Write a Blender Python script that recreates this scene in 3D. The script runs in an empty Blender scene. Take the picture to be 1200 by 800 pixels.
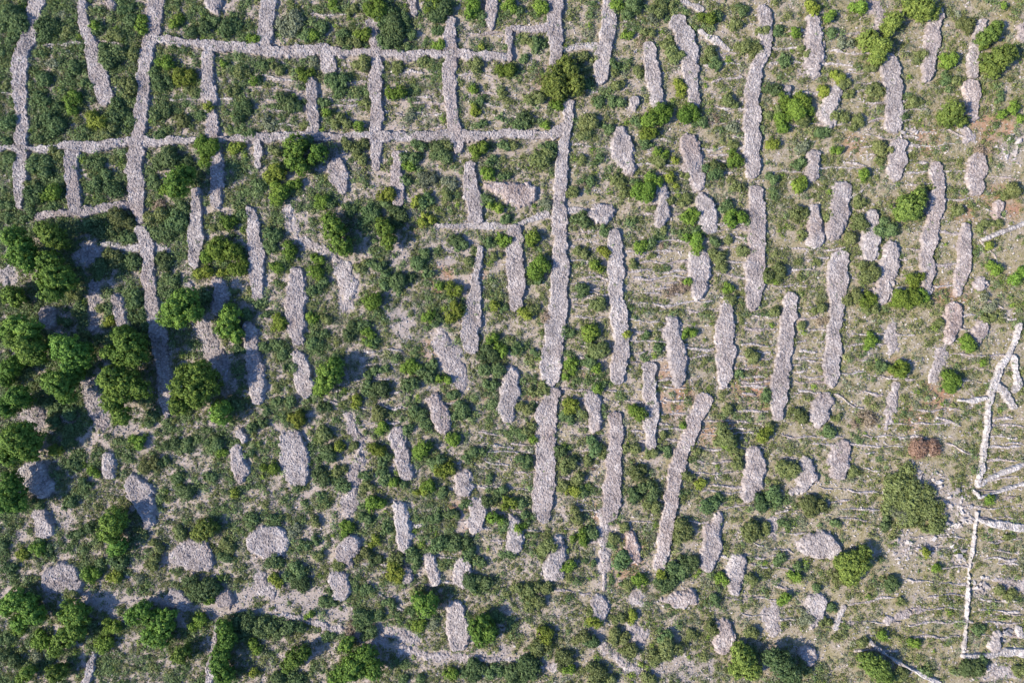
import bpy, math, random
import numpy as np

S = 0.15            # metres on the ground for one pixel of the 1200-wide photograph
CAM_H = 120.0
scene = bpy.context.scene
R = math.radians

# ------------------------------------------------------------------ camera, sky, sun, exposure
cam = bpy.data.objects.new('camera', bpy.data.cameras.new('camera'))
scene.collection.objects.link(cam)
cam.location = (0, 0, CAM_H)
cam.rotation_euler = (0, 0, 0)
cam.data.sensor_width = 36.0
cam.data.lens = 24.0
cam.data.clip_start = 1.0
cam.data.clip_end = 6000.0
scene.camera = cam

SUN_EL, SUN_AZ = 36.0, 17.0        # sun comes from the left edge, a little from below
world = bpy.data.worlds.new('World')
scene.world = world
world.use_nodes = True
wn = world.node_tree
sky = wn.nodes.new('ShaderNodeTexSky')
sky.sky_type = 'NISHITA'
sky.sun_disc = False
sky.sun_elevation = R(SUN_EL)
sky.sun_rotation = R(180 + 90 - SUN_AZ)
sky.altitude = 200
sky.ozone_density = 3.0
bg = wn.nodes['Background']
bg.inputs['Strength'].default_value = 0.10
deep = wn.nodes.new('ShaderNodeMix')          # the clear, deep blue sky of the day
deep.data_type, deep.blend_type = 'RGBA', 'MULTIPLY'
deep.inputs[0].default_value = 1.0
deep.inputs[7].default_value = (0.86, 1.08, 1.42, 1.0)
wn.links.new(sky.outputs[0], deep.inputs[6])
wn.links.new(deep.outputs[2], bg.inputs[0])

sun = bpy.data.objects.new('sun', bpy.data.lights.new('sun', 'SUN'))
scene.collection.objects.link(sun)
sun.data.energy = 4.8
sun.data.angle = R(0.5)
sun.data.color = (1.0, 0.90, 0.75)
sun.rotation_euler = (R(90 - SUN_EL), 0, R(-90 + SUN_AZ))

scene.view_settings.view_transform = 'Standard'
scene.view_settings.look = 'None'
scene.view_settings.exposure = 0.85
scene.view_settings.gamma = 1.0
scene.view_settings.use_curve_mapping = False
scene.cycles.max_bounces = 5
scene.cycles.diffuse_bounces = 3
scene.cycles.transmission_bounces = 3

# ------------------------------------------------------------------ helpers
rng = np.random.default_rng(7)

def W(px, py, h=0.0):
    """A pixel of the photograph as a place on the hillside, for a thing h metres tall."""
    k = S * (1 - h / CAM_H)
    return (px - 600.0) * k, (400.0 - py) * k

def hash2(i, j, k=0):
    h = (i.astype(np.int64) * 374761393 + j.astype(np.int64) * 668265263 + k * 1442695041) & 0x7fffffff
    h = ((h ^ (h >> 13)) * 1274126177) & 0x7fffffff
    h = ((h ^ (h >> 15)) * 2246822519) & 0x7fffffff
    return (h ^ (h >> 16)) / float(0x7fffffff)

def vnoise(x, y, k=0):
    x = np.asarray(x, float); y = np.asarray(y, float)
    i, j = np.floor(x), np.floor(y)
    u, v = x - i, y - j
    u, v = u * u * (3 - 2 * u), v * v * (3 - 2 * v)
    a, b, c, d = hash2(i, j, k), hash2(i + 1, j, k), hash2(i, j + 1, k), hash2(i + 1, j + 1, k)
    return (a * (1 - u) + b * u) * (1 - v) + (c * (1 - u) + d * u) * v

def ground_z(x, y):
    x = np.asarray(x, float); y = np.asarray(y, float)
    return (0.5 * (vnoise(x / 23, y / 23, 1) - 0.5) + 0.28 * (vnoise(x / 6, y / 6, 2) - 0.5)
            + 0.12 * (vnoise(x / 1.9, y / 1.9, 3) - 0.5))

def make_mesh(name, verts, faces4, tone=None, mat=None, smooth=False, tris=False):
    """One mesh from numpy arrays; tone is one value for each face."""
    n = 3 if tris else 4
    m = bpy.data.meshes.new(name)
    m.vertices.add(len(verts))
    m.vertices.foreach_set('co', np.ascontiguousarray(verts, dtype=np.float32).ravel())
    f = np.ascontiguousarray(faces4, dtype=np.int32)
    m.loops.add(f.size)
    m.loops.foreach_set('vertex_index', f.ravel())
    m.polygons.add(len(f))
    m.polygons.foreach_set('loop_start', np.arange(0, f.size, n, dtype=np.int32))
    m.polygons.foreach_set('loop_total', np.full(len(f), n, dtype=np.int32))
    m.polygons.foreach_set('use_smooth', np.full(len(f), smooth))
    if tone is not None:
        a = m.attributes.new('tone', 'FLOAT', 'FACE')
        a.data.foreach_set('value', np.ascontiguousarray(tone, dtype=np.float32))
    if mat:
        m.materials.append(mat)
    m.update(calc_edges=True)
    return m

def link(name, data, parent=None, loc=None):
    o = bpy.data.objects.new(name, data)
    scene.collection.objects.link(o)
    if loc is not None:
        o.location = loc
    o.parent = parent
    return o

def tag(o, label=None, cat=None, group=None, kind=None):
    for k, v in (('label', label), ('category', cat), ('group', group), ('kind', kind)):
        if v:
            o[k] = v
    return o

# ------------------------------------------------------------------ materials
def new_mat(name):
    m = bpy.data.materials.new(name)
    m.use_nodes = True
    n = m.node_tree
    b = n.nodes['Principled BSDF']
    b.inputs['Roughness'].default_value = 0.9
    b.inputs['Specular IOR Level'].default_value = 0.15
    return m, n, b

def node(n, t, **kw):
    x = n.nodes.new(t)
    for k, v in kw.items():
        setattr(x, k, v)
    return x

def mixc(n, fac, a, b, blend='MIX'):
    x = node(n, 'ShaderNodeMix', data_type='RGBA', blend_type=blend)
    for sock, v in ((x.inputs[0], fac), (x.inputs[6], a), (x.inputs[7], b)):
        if hasattr(v, 'links'):
            n.links.new(v, sock)
        elif isinstance(v, (int, float)):
            sock.default_value = v
        else:
            sock.default_value = (*v, 1.0)
    return x.outputs[2]

def maths(n, op, a, b=0.0, clamp=False):
    x = node(n, 'ShaderNodeMath', operation=op, use_clamp=clamp)
    for sock, v in ((x.inputs[0], a), (x.inputs[1], b)):
        if hasattr(v, 'links'):
            n.links.new(v, sock)
        else:
            sock.default_value = v
    return x.outputs[0]

def ramp(n, fac, *stops):
    x = node(n, 'ShaderNodeValToRGB')
    e = x.color_ramp.elements
    while len(e) < len(stops):
        e.new(0.5)
    for el, (p, c) in zip(e, stops):
        el.position = p
        el.color = (*c, 1.0)
    n.links.new(fac, x.inputs[0])
    return x.outputs[0]

def noise(n, vec, scale, detail=3.0, rough=0.6):
    x = node(n, 'ShaderNodeTexNoise')
    x.inputs['Scale'].default_value = scale
    x.inputs['Detail'].default_value = detail
    x.inputs['Roughness'].default_value = rough
    n.links.new(vec, x.inputs['Vector'])
    return x.outputs['Fac']

def attr(n, name, kind='GEOMETRY'):
    x = node(n, 'ShaderNodeAttribute', attribute_type=kind, attribute_name=name)
    return x.outputs['Fac']

def stone_material():
    m, n, b = new_mat('limestone')
    pos = node(n, 'ShaderNodeNewGeometry').outputs['Position']
    tone = attr(n, 'tone')
    grey = ramp(n, tone, (0.0, (0.145, 0.125, 0.122)), (0.35, (0.245, 0.214, 0.209)), (0.75, (0.305, 0.27, 0.262)), (1.0, (0.42, 0.382, 0.368)))
    pink = ramp(n, tone, (0.0, (0.18, 0.12, 0.10)), (0.4, (0.29, 0.21, 0.18)), (0.8, (0.37, 0.285, 0.25)), (1.0, (0.48, 0.41, 0.37)))
    white = ramp(n, tone, (0.0, (0.24, 0.22, 0.205)), (0.4, (0.40, 0.375, 0.355)), (1.0, (0.62, 0.59, 0.565)))
    patch = maths(n, 'MULTIPLY', maths(n, 'SUBTRACT', noise(n, pos, 0.16, 4), 0.52), 3.2, True)
    f = maths(n, 'ADD', attr(n, 'tint', 'OBJECT'), maths(n, 'MULTIPLY', patch, 0.65), True)
    c = mixc(n, f, grey, pink)
    c = mixc(n, attr(n, 'pale', 'OBJECT'), c, white)
    c = mixc(n, maths(n, 'MULTIPLY', noise(n, pos, 7.0, 3), 0.30), c, (0.20, 0.175, 0.165))
    n.links.new(c, b.inputs['Base Color'])
    return m

def ground_material():
    m, n, b = new_mat('hillside_earth')
    pos = node(n, 'ShaderNodeNewGeometry').outputs['Position']
    fine = noise(n, pos, 3.0, 6, 0.75)
    speck = noise(n, pos, 8.0, 3, 0.7)
    mid = noise(n, pos, 0.5, 5, 0.65)
    earth = ramp(n, fine, (0.25, (0.18, 0.135, 0.11)), (0.46, (0.345, 0.285, 0.25)), (0.68, (0.49, 0.425, 0.39)))
    grass = ramp(n, fine, (0.28, (0.11, 0.095, 0.045)), (0.5, (0.25, 0.215, 0.115)), (0.72, (0.41, 0.36, 0.25)))
    g = maths(n, 'ADD', maths(n, 'MULTIPLY', maths(n, 'SUBTRACT', mid, 0.5), 3.0), attr(n, 'grass'), True)
    c = mixc(n, g, earth, grass)
    red = ramp(n, fine, (0.3, (0.25, 0.12, 0.07)), (0.7, (0.48, 0.29, 0.2)))
    c = mixc(n, maths(n, 'MULTIPLY', attr(n, 'red'), maths(n, 'MULTIPLY', maths(n, 'SUBTRACT', mid, 0.30), 3.0, True)), c, red)
    grit = ramp(n, speck, (0.3, (0.25, 0.21, 0.19)), (0.7, (0.44, 0.385, 0.36)))
    lit = maths(n, 'MULTIPLY', attr(n, 'litter'), maths(n, 'MULTIPLY', maths(n, 'SUBTRACT', fine, 0.30), 4.0, True))
    c = mixc(n, lit, c, grit)
    c = mixc(n, maths(n, 'MULTIPLY', maths(n, 'SUBTRACT', speck, 0.63), 7.0, True), c, (0.50, 0.46, 0.43))
    n.links.new(c, b.inputs['Base Color'])
    bp = node(n, 'ShaderNodeBump')
    bp.inputs['Strength'].default_value = 0.9
    bp.inputs['Distance'].default_value = 0.12
    n.links.new(speck, bp.inputs['Height'])
    n.links.new(bp.outputs[0], b.inputs['Normal'])
    return m

def leaf_material(name, dark, mid, light, trans=0.14):
    m, n, b = new_mat(name)
    tone = attr(n, 'tone')
    c = ramp(n, tone, (0.0, dark), (0.5, mid), (1.0, light))
    info = node(n, 'ShaderNodeObjectInfo').outputs['Random']
    hsv = node(n, 'ShaderNodeHueSaturation')
    n.links.new(maths(n, 'ADD', maths(n, 'MULTIPLY', info, 0.03), 0.48), hsv.inputs['Hue'])
    n.links.new(maths(n, 'ADD', maths(n, 'MULTIPLY', maths(n, 'FRACT', maths(n, 'MULTIPLY', info, 7.31)), 0.5), 0.75), hsv.inputs['Value'])
    n.links.new(c, hsv.inputs['Color'])
    n.links.new(hsv.outputs[0], b.inputs['Base Color'])
    b.inputs['Roughness'].default_value = 0.7
    tr = node(n, 'ShaderNodeBsdfTranslucent')
    n.links.new(hsv.outputs[0], tr.inputs[0])
    mx = node(n, 'ShaderNodeMixShader')
    mx.inputs[0].default_value = trans
    n.links.new(b.outputs[0], mx.inputs[1])
    n.links.new(tr.outputs[0], mx.inputs[2])
    n.links.new(mx.outputs[0], n.nodes['Material Output'].inputs[0])
    return m

STONE = stone_material()
GROUND = ground_material()
LEAF = {
    'P': leaf_material('pine_needles', (0.045, 0.09, 0.018), (0.105, 0.19, 0.032), (0.20, 0.305, 0.052)),
    'Q': leaf_material('oak_leaves', (0.06, 0.095, 0.022), (0.14, 0.20, 0.042), (0.24, 0.305, 0.07)),
    'G': leaf_material('bright_leaves', (0.06, 0.11, 0.02), (0.125, 0.205, 0.032), (0.20, 0.29, 0.05)),
    'Y': leaf_material('yellow_green_leaves', (0.095, 0.13, 0.02), (0.175, 0.22, 0.034), (0.27, 0.31, 0.06)),
    'D': leaf_material('dark_leaves', (0.038, 0.068, 0.025), (0.095, 0.15, 0.056), (0.185, 0.255, 0.105)),
    'O': leaf_material('olive_leaves', (0.068, 0.09, 0.028), (0.14, 0.17, 0.058), (0.235, 0.265, 0.11)),
    'S': leaf_material('grey_leaves', (0.088, 0.105, 0.062), (0.17, 0.195, 0.115), (0.28, 0.305, 0.21)),
    'B': leaf_material('dry_leaves', (0.14, 0.105, 0.07), (0.27, 0.21, 0.15), (0.40, 0.33, 0.25)),
    'R': leaf_material('rusty_leaves', (0.15, 0.095, 0.06), (0.27, 0.18, 0.12), (0.38, 0.28, 0.20)),
}
m_, n_, b_ = new_mat('bark')
p_ = node(n_, 'ShaderNodeNewGeometry').outputs['Position']
n_.links.new(ramp(n_, noise(n_, p_, 6.0), (0.3, (0.09, 0.065, 0.05)), (0.7, (0.2, 0.16, 0.13))), b_.inputs['Base Color'])
BARK = m_
# ------------------------------------------------------------------ what is traced from the photograph: stone
# kind | pinkness | x,y,half-width at each bend, in photograph pixels | label | short name used to describe its neighbours
# kinds: W wide flat-topped wall, H domed heap, S flattened spread, T thin terrace wall, B white boundary wall
STONES = '''
W|0|43,0,10;38,14,9;38,30,9;29,50,9;23,65,9;20,85,9;22,110,9;23,140,8;24,165,8;23,200,8;22,240,6|long grey stone wall bending down along the left edge of the hillside|left edge wall
W|0|95,5,7;96,25,7;104,45,8;107,65,9;114,85,11;122,112,12|curved grey stone wall that widens downwards beside the left edge wall|curved upper left wall
W|0|182,0,9;180,25,9;177,45,9;170,65,9;168,90,8;167,115,8;164,145,8;160,165,9;156,190,11;157,215,10;158,240,9;163,254,7|long grey wall running from the top edge through both cross walls at the left|top left wall
W|0|165,272,8;171,285,9;172,305,8;172,325,9;175,350,9;180,375,10;185,398,10;187,415,9;190,435,9;192,455,9;194,482,6|narrow shaded grey wall winding down past the big pines|shaded winding wall
W|0|185,46,5;212,48,5;245,53,6;270,54,6;300,58,7;325,60,6;350,59,7;382,58,7;405,61,5;440,61,5;475,66,4.5;500,62,5;527,62,5;562,65,5;597,67,5|upper of the two long grey cross walls running across the top left|upper cross wall
W|0|0,172,4;32,173,4;50,175,4;75,170,6;110,171,7;140,167,5;160,165,8;195,165,4;225,164,4;260,163,4;300,160,6;325,160,6;370,160,6;400,160,5;420,157,5;440,160,6;475,160,7;500,159,7;532,160,9;565,159,6;600,155,5;625,157,5;650,157,6;664,146,6|lower of the two long grey cross walls running across the top left|lower cross wall
W|0|244,62,7;243,90,8;245,115,10|short grey wall hanging from the upper cross wall, first beyond the top left wall|short hanging wall
W|0|246,133,8;248,155,9;252,175,7;254,198,8;255,215,8;253,237,7|grey stone wall crossing the lower cross wall below the short hanging wall|shaded crossing wall
W|0|83,178,8;82,195,8;83,210,8;86,228,9;87,243,8|short grey wall dropping from the lower cross wall near the left edge wall|short dropping wall
W|0|40,253,4;70,250,5;100,247,6;135,241,5;150,240,5|thin grey wall closing the foot of the short dropping wall
W|0|316,0,10;314,15,10;311,32,10;308,48,11|wide grey wall from the top edge down to the upper cross wall|top edge stub wall
W|0|384,66,10;386,82,9|stubby grey wall block just under the upper cross wall|stubby block
W|0|364,97,8;365,115,8;366,135,8;366,153,8|straight grey wall standing free between the two cross walls|free standing wall
W|0|435,23,6;437,40,7;440,55,7;440,75,8;440,100,8;440,130,8;440,150,8;440,175,8;440,192,6|straight grey wall crossing both cross walls, with a rounded top end|round ended wall
W|0.1|528,23,7;527,45,8;528,62,8;527,85,8;528,110,8;530,135,7;532,155,8;537,175,6|straight grey wall with a sharp shadow between both cross walls near the top centre|sharp edged wall
W|0|652,0,9;651,20,9;652,45,9;652,62,8;651,80,7|grey wall from the top edge down to the round oak|top centre wall
W|0|714,0,8;714,25,9;712,45,9;707,65,10;704,92,8|wide grey wall bending down from the top edge right of the round oak|bending top wall
W|0|667,122,6;665,150,6;661,172,7;657,200,8;656,225,8;656,250,9;657,280,9;657,310,10;656,330,11;654,355,11;650,387,12;647,415,12;645,440,11;644,452,6|longest grey wall running straight down the centre of the hillside|long central wall
W|0.05|648,462,9;640,488,13;640,512,13;639,537,12;637,575,13;636,602,11|broad grey wall continuing below the long central wall|broad lower wall
W|0|597,35,4;598,55,4;597,68,4|thin grey wall joining the end of the upper cross wall
W|0|600,33,4;625,33,4;645,32,5|thin horizontal grey wall meeting the top centre wall
W|0|762,57,8;764,75,9;766,95,9;770,120,8|short straight grey wall above the bright bushes|short straight wall
W|0|795,28,10;802,40,12;806,58,12;808,80,10;812,100,8;815,118,7|broad grey wall leaning down with a dark shadowed edge|broad leaning wall
W|0|897,12,8;898,45,8;893,66,8;887,80,8;884,100,9;882,130,9;883,160,9;882,190,10;881,203,8|long grey wall on the upper right with a bend near its top|bent upper right wall
W|0|1043,70,9;1045,85,11;1047,105,11;1049,125,10;1048,145,11|broad grey wall on the upper right with a crisp shadow edge|crisp upper right wall
W|0|1053,170,10;1052,188,11;1050,204,8|stubby grey wall directly below the crisp upper right wall|stubby right wall
W|0.1|1098,18,9;1095,40,9;1092,60,7;1090,80,9;1088,90,6|grey wall narrowing at its waist near the top right|waisted wall
W|0.1|1153,25,7;1147,50,7;1143,65,7;1142,85,6|thin ragged grey wall near the top right corner
W|0.35|1138,102,10;1141,118,8;1143,137,5|short pinkish wall over bare red earth|pinkish wall stub
W|0.3|1147,188,10;1146,205,12;1145,222,9|blunt pinkish grey heap wall near the right edge|blunt pinkish wall
W|0.1|1098,198,8;1101,215,8;1099,235,9;1096,255,9;1092,275,10;1087,300,9;1088,320,9;1088,335,6|long winding grey wall on the right beside two round bushes|winding right wall
W|0.2|1134,265,5;1132,285,8;1131,310,9;1128,330,8;1125,341,5|narrow pinkish grey wall right of the winding right wall|narrow right wall
W|0|887,226,9;888,245,11;888,265,10;888,290,11;886,310,12;886,335,11;884,355,9|rough edged grey wall widening downwards right of centre|rough edged wall
W|0|721,275,8;722,300,9;723,325,9;724,350,9;726,375,10;728,395,10;728,410,10;726,428,10;724,442,8|straight grey wall parallel to the long central wall, across narrow terraces|parallel wall
W|0.1|852,362,9;851,385,11;850,400,11;851,415,11;850,437,9;849,452,6|short grey wall with square shoulders over reddish terraces|square shouldered wall
W|0|985,303,10;983,320,12;982,340,11;981,360,9;979,380,8;977,398,9;978,412,9;976,430,10;975,447,8|long grey wall with a dark head on the right|dark headed wall
W|0|928,350,8;925,370,10;923,395,9;922,410,9;918,425,10;916,440,10;914,457,11;912,475,9;912,487,6|long grey wall leaning slightly between the square shouldered and dark headed walls|leaning right wall
W|0.12|722,490,9;722,515,9;720,540,10;718,565,10;717,590,11;716,603,9|straight pinkish grey wall with a shadowed edge right of the broad lower wall|straight lower wall
W|0.45|825,470,11;816,488,10;808,510,8;798,535,9;790,562,9;786,597,8;782,610,8;779,630,9;776,650,8;774,664,8|very long slanting reddish wall below centre|slanting reddish wall
W|0|761,430,8;762,455,8;764,475,8;763,495,8;764,520,6|narrow grey wall above the slanting reddish wall|narrow central wall
W|0|564,290,2.5;560,310,5;558,330,6;556,350,8;553,375,11;551,395,10;552,408,7|grey wall with one straight sharp right edge left of the short central wall|straight edged wall
W|0|603,270,9;603,290,11;604,310,12;606,335,11;605,355,9|short broad grey wall with square ends left of the long central wall|short central wall
W|0|550,195,7;552,212,9;554,230,10;557,253,10|grey wall standing above the reddish triangular heap's left corner|squat central wall
W|0.1|466,183,7;465,200,8;466,220,8;467,236,6|short grey wall under the lower cross wall, second from the round ended wall|little hanging wall
W|0|303,168,5;303,194,5|very small grey wall under the lower cross wall by the dark pine
W|0|229,225,7;228,255,8;229,283,9;226,307,7|ragged grey wall left of the large dark shrub thicket|ragged left wall
W|0|294,248,7;297,275,9;300,300,10;301,325,10;302,346,7|grey wall leaning slightly, right of the ragged left wall|leaning left wall
H|0|290,385,8;293,405,10;297,425,10;300,445,10;301,466,8|narrow grey heap wall bending slightly right of the biggest pine|bending heap
S|0|235,382,8;243,400,11;249,412,13;256,428,13;260,440,8|slanting grey heap above the biggest pine|slanting left heap
H|0|348,320,9;346,340,12;345,360,13;346,380,11;350,397,8|broad grey heap left of centre with rounded ends|broad left heap
S|0.1|337,245,6;339,262,8;345,278,7;357,283,5;387,297,6|thin pinkish spread of stones sloping to the pale scree
S|0.05|392,300,8;400,315,10;410,335,13;405,358,9|pale scree tongue left of centre|pale scree
H|0.5|570,216,3;590,222,8;605,228,14;617,228,13|reddish triangular heap pointing left beside the long central wall|reddish triangular heap
T|0|512,265,4;540,264,4;557,262,6;580,265,4;600,266,4;620,258,4;640,252,5|thin grey wall linking the squat central wall to the long central wall
S|0.05|515,388,8;517,397,12;525,415,16;535,435,13;542,452,8|smooth grey scree tongue widening then tapering down near the centre|smooth scree tongue
H|0.15|510,468,8;515,485,12;519,500,9|pinkish oval heap below the smooth scree tongue|pinkish oval heap
H|0|600,440,8;597,460,12;595,480,10;597,490,6|smooth oval grey heap left of the broad lower wall|oval central heap
H|0|350,418,8;354,435,12;357,456,9|upright oval grey heap below the broad left heap|upright oval heap
H|0|341,515,12;345,535,17;347,556,13|big rounded grey heap with dark stones left of centre|big dark grey heap
S|0.05|408,487,7;412,505,6;422,515,5;420,535,7;413,565,9;409,590,9;408,605,7|pale crooked strip of stones running down left of centre|pale crooked strip
H|0|465,510,9;470,525,8;472,540,8;476,553,9|narrow grey heap bending like a hook right of the pale crooked strip|narrow hook heap
H|0|468,595,7;471,610,9;474,628,10;474,641,8|narrow grey heap below the narrow hook heap|narrow lower heap
H|0.1|543,560,9;543,573,10|small pale heap beside bright yellow green bushes
H|0.12|558,593,9;560,606,11;555,618,8|small pale pinkish heap left of the broad lower wall's foot
H|0|690,252,5;703,251,11;714,246,6|short grey heap like a wedge right of the long central wall|grey wedge
H|0|727,155,7;728,165,11;731,177,13;736,196,8|grey heap slanting down to a point near the top centre|pointed upper heap
H|0|808,165,9;812,185,12;816,203,10;818,216,7|pale grey oval heap left of the bent upper right wall|pale oval heap
H|0|775,215,6;778,230,8;776,250,9;775,262,5|small ragged grey heap below the bright bushes|small ragged heap
H|0|827,237,10;829,250,13;830,264,9|rounded grey heap left of the rough edged wall|rounded grey heap
H|0|821,300,11;821,318,13;822,335,11;819,345,6|grey heap with a square top below the rounded grey heap|square topped heap
H|0|790,378,8;789,392,10;792,407,11;796,425,11;795,446,7|tapering grey heap left of the square shouldered wall|tapering heap
H|0|955,25,8;956,45,9;957,65,11;955,82,9|grey heap with a rounded foot right of the bent upper right wall|round footed heap
S|0.15|1028,5,9;1030,25,8|faint pinkish spread of stones at the top edge
H|0|980,108,7;975,122,11;968,130,9;974,141,7|wedge shaped grey heap on the upper right beside a yellow bush|wedge shaped heap
H|0|926,103,5;922,115,4|tiny grey heap among dark bushes on the upper right
H|0|955,185,9;953,202,9|small grey heap under bushes on the right, above two paired heaps
H|0|956,245,7;956,262,9;957,277,11|left one of two paired grey heaps on the right|left paired heap
H|0|988,220,9;987,236,10;985,255,11;978,272,9|right one of two paired grey heaps on the right, leaning|right paired heap
H|0|1023,253,7;1022,270,8;1021,285,10;1021,298,8|grey heap hidden partly by a round dark green bush|bush shaded heap
H|0.05|1047,292,9;1044,310,12;1040,326,9;1037,345,9|grey heap between the bush shaded heap and the winding right wall|middle right heap
T|0.1|1055,338,3;1080,343,4;1090,340,4|short horizontal wall at the foot of the winding right wall
H|0.1|1150,333,7;1152,330,7|small square grey heap right of the narrow right wall
H|0.5|1174,240,6;1171,250,6|small pink heap close to the right edge
H|0.4|1121,362,9;1119,380,10;1116,396,6|pinkish heap on bare ground below the winding right wall|pinkish right heap
H|0.45|1153,385,9;1150,396,7|small pink heap above the white boundary wall's top end
S|0|1043,385,8;1046,400,9;1044,412,6|faint grey heap above a bright green bush on the right
S|0.1|1104,412,7;1100,425,9;1093,440,7|flat grey spread beside the round bush near the white boundary wall
S|0.0|1050,450,5;1048,470,8;1042,487,6;1039,505,3;1036,522,2|broken white rubble streak on the right
H|0|968,470,9;962,485,11;960,498,5|grey heap tapering down, below the dark headed wall|tapering right heap
H|0|988,527,11;986,542,13;982,556,9|smooth oval pale heap standing alone on the right|smooth oval heap
H|0|947,545,9;948,558,11;942,572,7;930,576,3|curved pale heap like a comma left of the smooth oval heap|comma shaped heap
H|0.1|885,533,9;888,545,12;884,565,12;879,582,7|pale heap with a pinkish top left of the comma shaped heap|pink topped heap
H|0|694,468,9;697,478,9;696,500,7|small grey heap partly shaded, beside the broad lower wall
S|0.05|102,450,10;107,475,12;117,494,11|slanting grey heap between the large pines|heap between pines
S|0|30,487,11;42,487,12|grey stones at the far left beside pines
H|0|37,558,17;50,570,12|shaded grey heap among pines at the left edge|shaded edge heap
H|0|125,540,8;125,552,8|small shaded grey heap right of the left edge pines
H|0|156,566,11;165,578,15;170,597,11;173,612,7|hooked grey heap with a dark side on the lower left|hooked heap
H|0|277,530,8;281,547,10;282,560,7|small narrow grey heap left of the big dark grey heap
H|0|280,508,6;284,512,5|tiny shaded stone patch above the small narrow heap
H|0|256,332,8;258,348,10;255,361,9|grey heap half hidden by pines right of the shaded winding wall
S|0.1|220,333,7;222,338,6|small pale stone patch left of pines
S|0|93,302,11;106,294,11|shaded stone spread right of the tall left pines
T|0|118,285,4;140,290,4;158,290,5;175,288,6;195,293,4|thin grey wall crossing the top of the shaded winding wall
S|0|107,335,8;109,362,9;108,385,8|stony strip in shadow right of the tall left pines
H|0|135,350,6;139,365,9;143,380,6|small oval grey heap left of the shaded winding wall|small oval left heap
H|0|54,368,9;54,378,9|small grey heap among pines at far left
S|0|8,318,8;4,328,7|grey stones at the left edge below tall pines
H|0|45,605,10;50,618,13|round grey heap below the left edge pines|round edge heap
H|0|62,680,16;73,678,19;85,688,11|large domed grey heap on the lower left|large domed heap
H|0|210,652,12;226,650,20;241,660,8|large triangular grey heap with a bright bush on its top edge|large triangular heap
H|0|203,702,11;213,708,9|small shaded grey heap under the large triangular heap
H|0|262,703,10;266,706,8|small grey heap right of a dark shrub on the lower left
W|0|109,768,4;104,785,5;98,802,5|short straight grey wall at the bottom left edge
W|0.1|254,735,4;249,765,4;244,802,5|narrow grey wall beside the bottom left row of pines
H|0|306,634,17;318,636,20|large oval pale heap on the lower left|large oval heap
S|0|303,678,8;310,690,11;318,697,6|grey stones beside a bright yellow green bush
H|0.1|412,638,11;402,650,10;409,662,5|pinkish grey heap below the pale crooked strip|pinkish grey heap
H|0|395,680,11;400,694,11|grey heap below the pinkish grey heap|lower grey heap
H|0|503,655,7;507,672,9;509,682,6|narrow grey heap right of the narrow lower heap, bottom centre
H|0.1|541,665,10;543,681,10|pale blunt heap at the bottom centre|pale blunt heap
H|0|477,670,5;477,678,6|tiny shaded heap beside a yellow green bush
H|0|533,712,9;537,735,14;538,750,13|dark sharp ridged heap near the bottom centre|dark ridged heap
S|0|455,740,7;475,746,9;490,752,5|flat grey spread left of the dark ridged heap
H|0|600,613,7;603,628,9;602,645,7|upright grey heap between dark bushes below the broad lower wall|upright grey heap
H|0|656,632,6;652,655,12;648,670,12|grey heap widening downwards below the broad lower wall's foot|widening heap
S|0|706,605,9;707,630,10;707,650,9;708,670,7;708,690,6|pale stony strip below the straight lower wall|pale stony strip
H|0|703,708,11;704,718,10|rounded grey heap at the foot of the pale stony strip
H|0.8|739,628,6;742,640,9;744,653,7|small brick red heap left of the slanting reddish wall|brick red heap
H|0|844,608,6;836,622,10;834,640,12;829,660,10|grey heap right of the slanting reddish wall's foot|leaning lower heap
H|0|866,660,10;863,673,12;861,692,6|teardrop shaped grey heap on the lower right|teardrop heap
H|0.35|778,704,3;795,702,9;810,702,9|pinkish heap lying sideways and pointing left|sideways pinkish heap
S|0|747,700,9;748,704,9|flat grey patch left of the sideways pinkish heap
H|0.3|849,735,8;850,747,11;848,759,8|egg shaped pinkish heap near the bottom|egg shaped heap
S|0|742,735,9;750,748,12|flat grey spread left of the egg shaped heap
S|0.1|703,752,6;712,765,9;728,778,7;748,786,5|wide pale scree at the bottom right of centre|bottom scree
H|0.1|950,640,12;966,638,15;976,645,10|wide pale heap with a straight lower edge on the lower right|wide pale heap
S|0.1|905,612,9;902,625,7|flat pale patch left of the wide pale heap
H|0|958,707,11;955,720,11;952,738,3|grey heap tapering down to a thin tail on the lower right|tailed heap
S|0|903,716,11;906,737,11|flat pale heap left of the tailed heap
H|0|942,766,4;949,770,9;950,777,7|small oval pale heap at the bottom right, beside a dark tree|small oval heap
H|0|1172,745,4;1169,757,9|small triangular heap standing on the bottom right boundary wall
S|0|1162,786,6;1172,788,7;1190,793,6|flat pale rocks at the bottom right corner
S|0.2|1135,155,9;1138,164,7|flat pinkish spread between the two pinkish walls
B|0|1198,380,2.8;1193,400,2.8;1184,418,3.2;1175,430,3.6;1166,452,4.2;1161,475,3.2;1157,520,3.2;1152,550,3.2;1147,570,3.6|white dry stone boundary wall bending down the right edge|white boundary wall
B|0|1150,569,3;1160,561,3;1175,555,3.2;1200,545,3.2|white wall branching up from the foot of the white boundary wall|white branch wall
B|0|1140,572,1.6;1150,583,2.2;1175,575,2.3;1202,567,2.3|lower thin white wall crossing to the right edge below the white branch wall
B|0|1170,453,5;1178,459,5;1190,476,3.5|short white rubble wall splitting off the white boundary wall
B|0|1191,418,3;1193,435,3.5;1197,450,4;1190,458,3|short white wall close to the right edge beside the white boundary wall
B|0|1127,469,2.5;1140,470,3;1157,467,3|curved white terrace wall meeting the white boundary wall from the left
B|0|1146,600,1.4;1143,635,1.7;1138,668,1.7;1136,697,1.8;1134,730,2;1131,764,2.2|thin straight white wall running down the lower right|thin white wall
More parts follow.
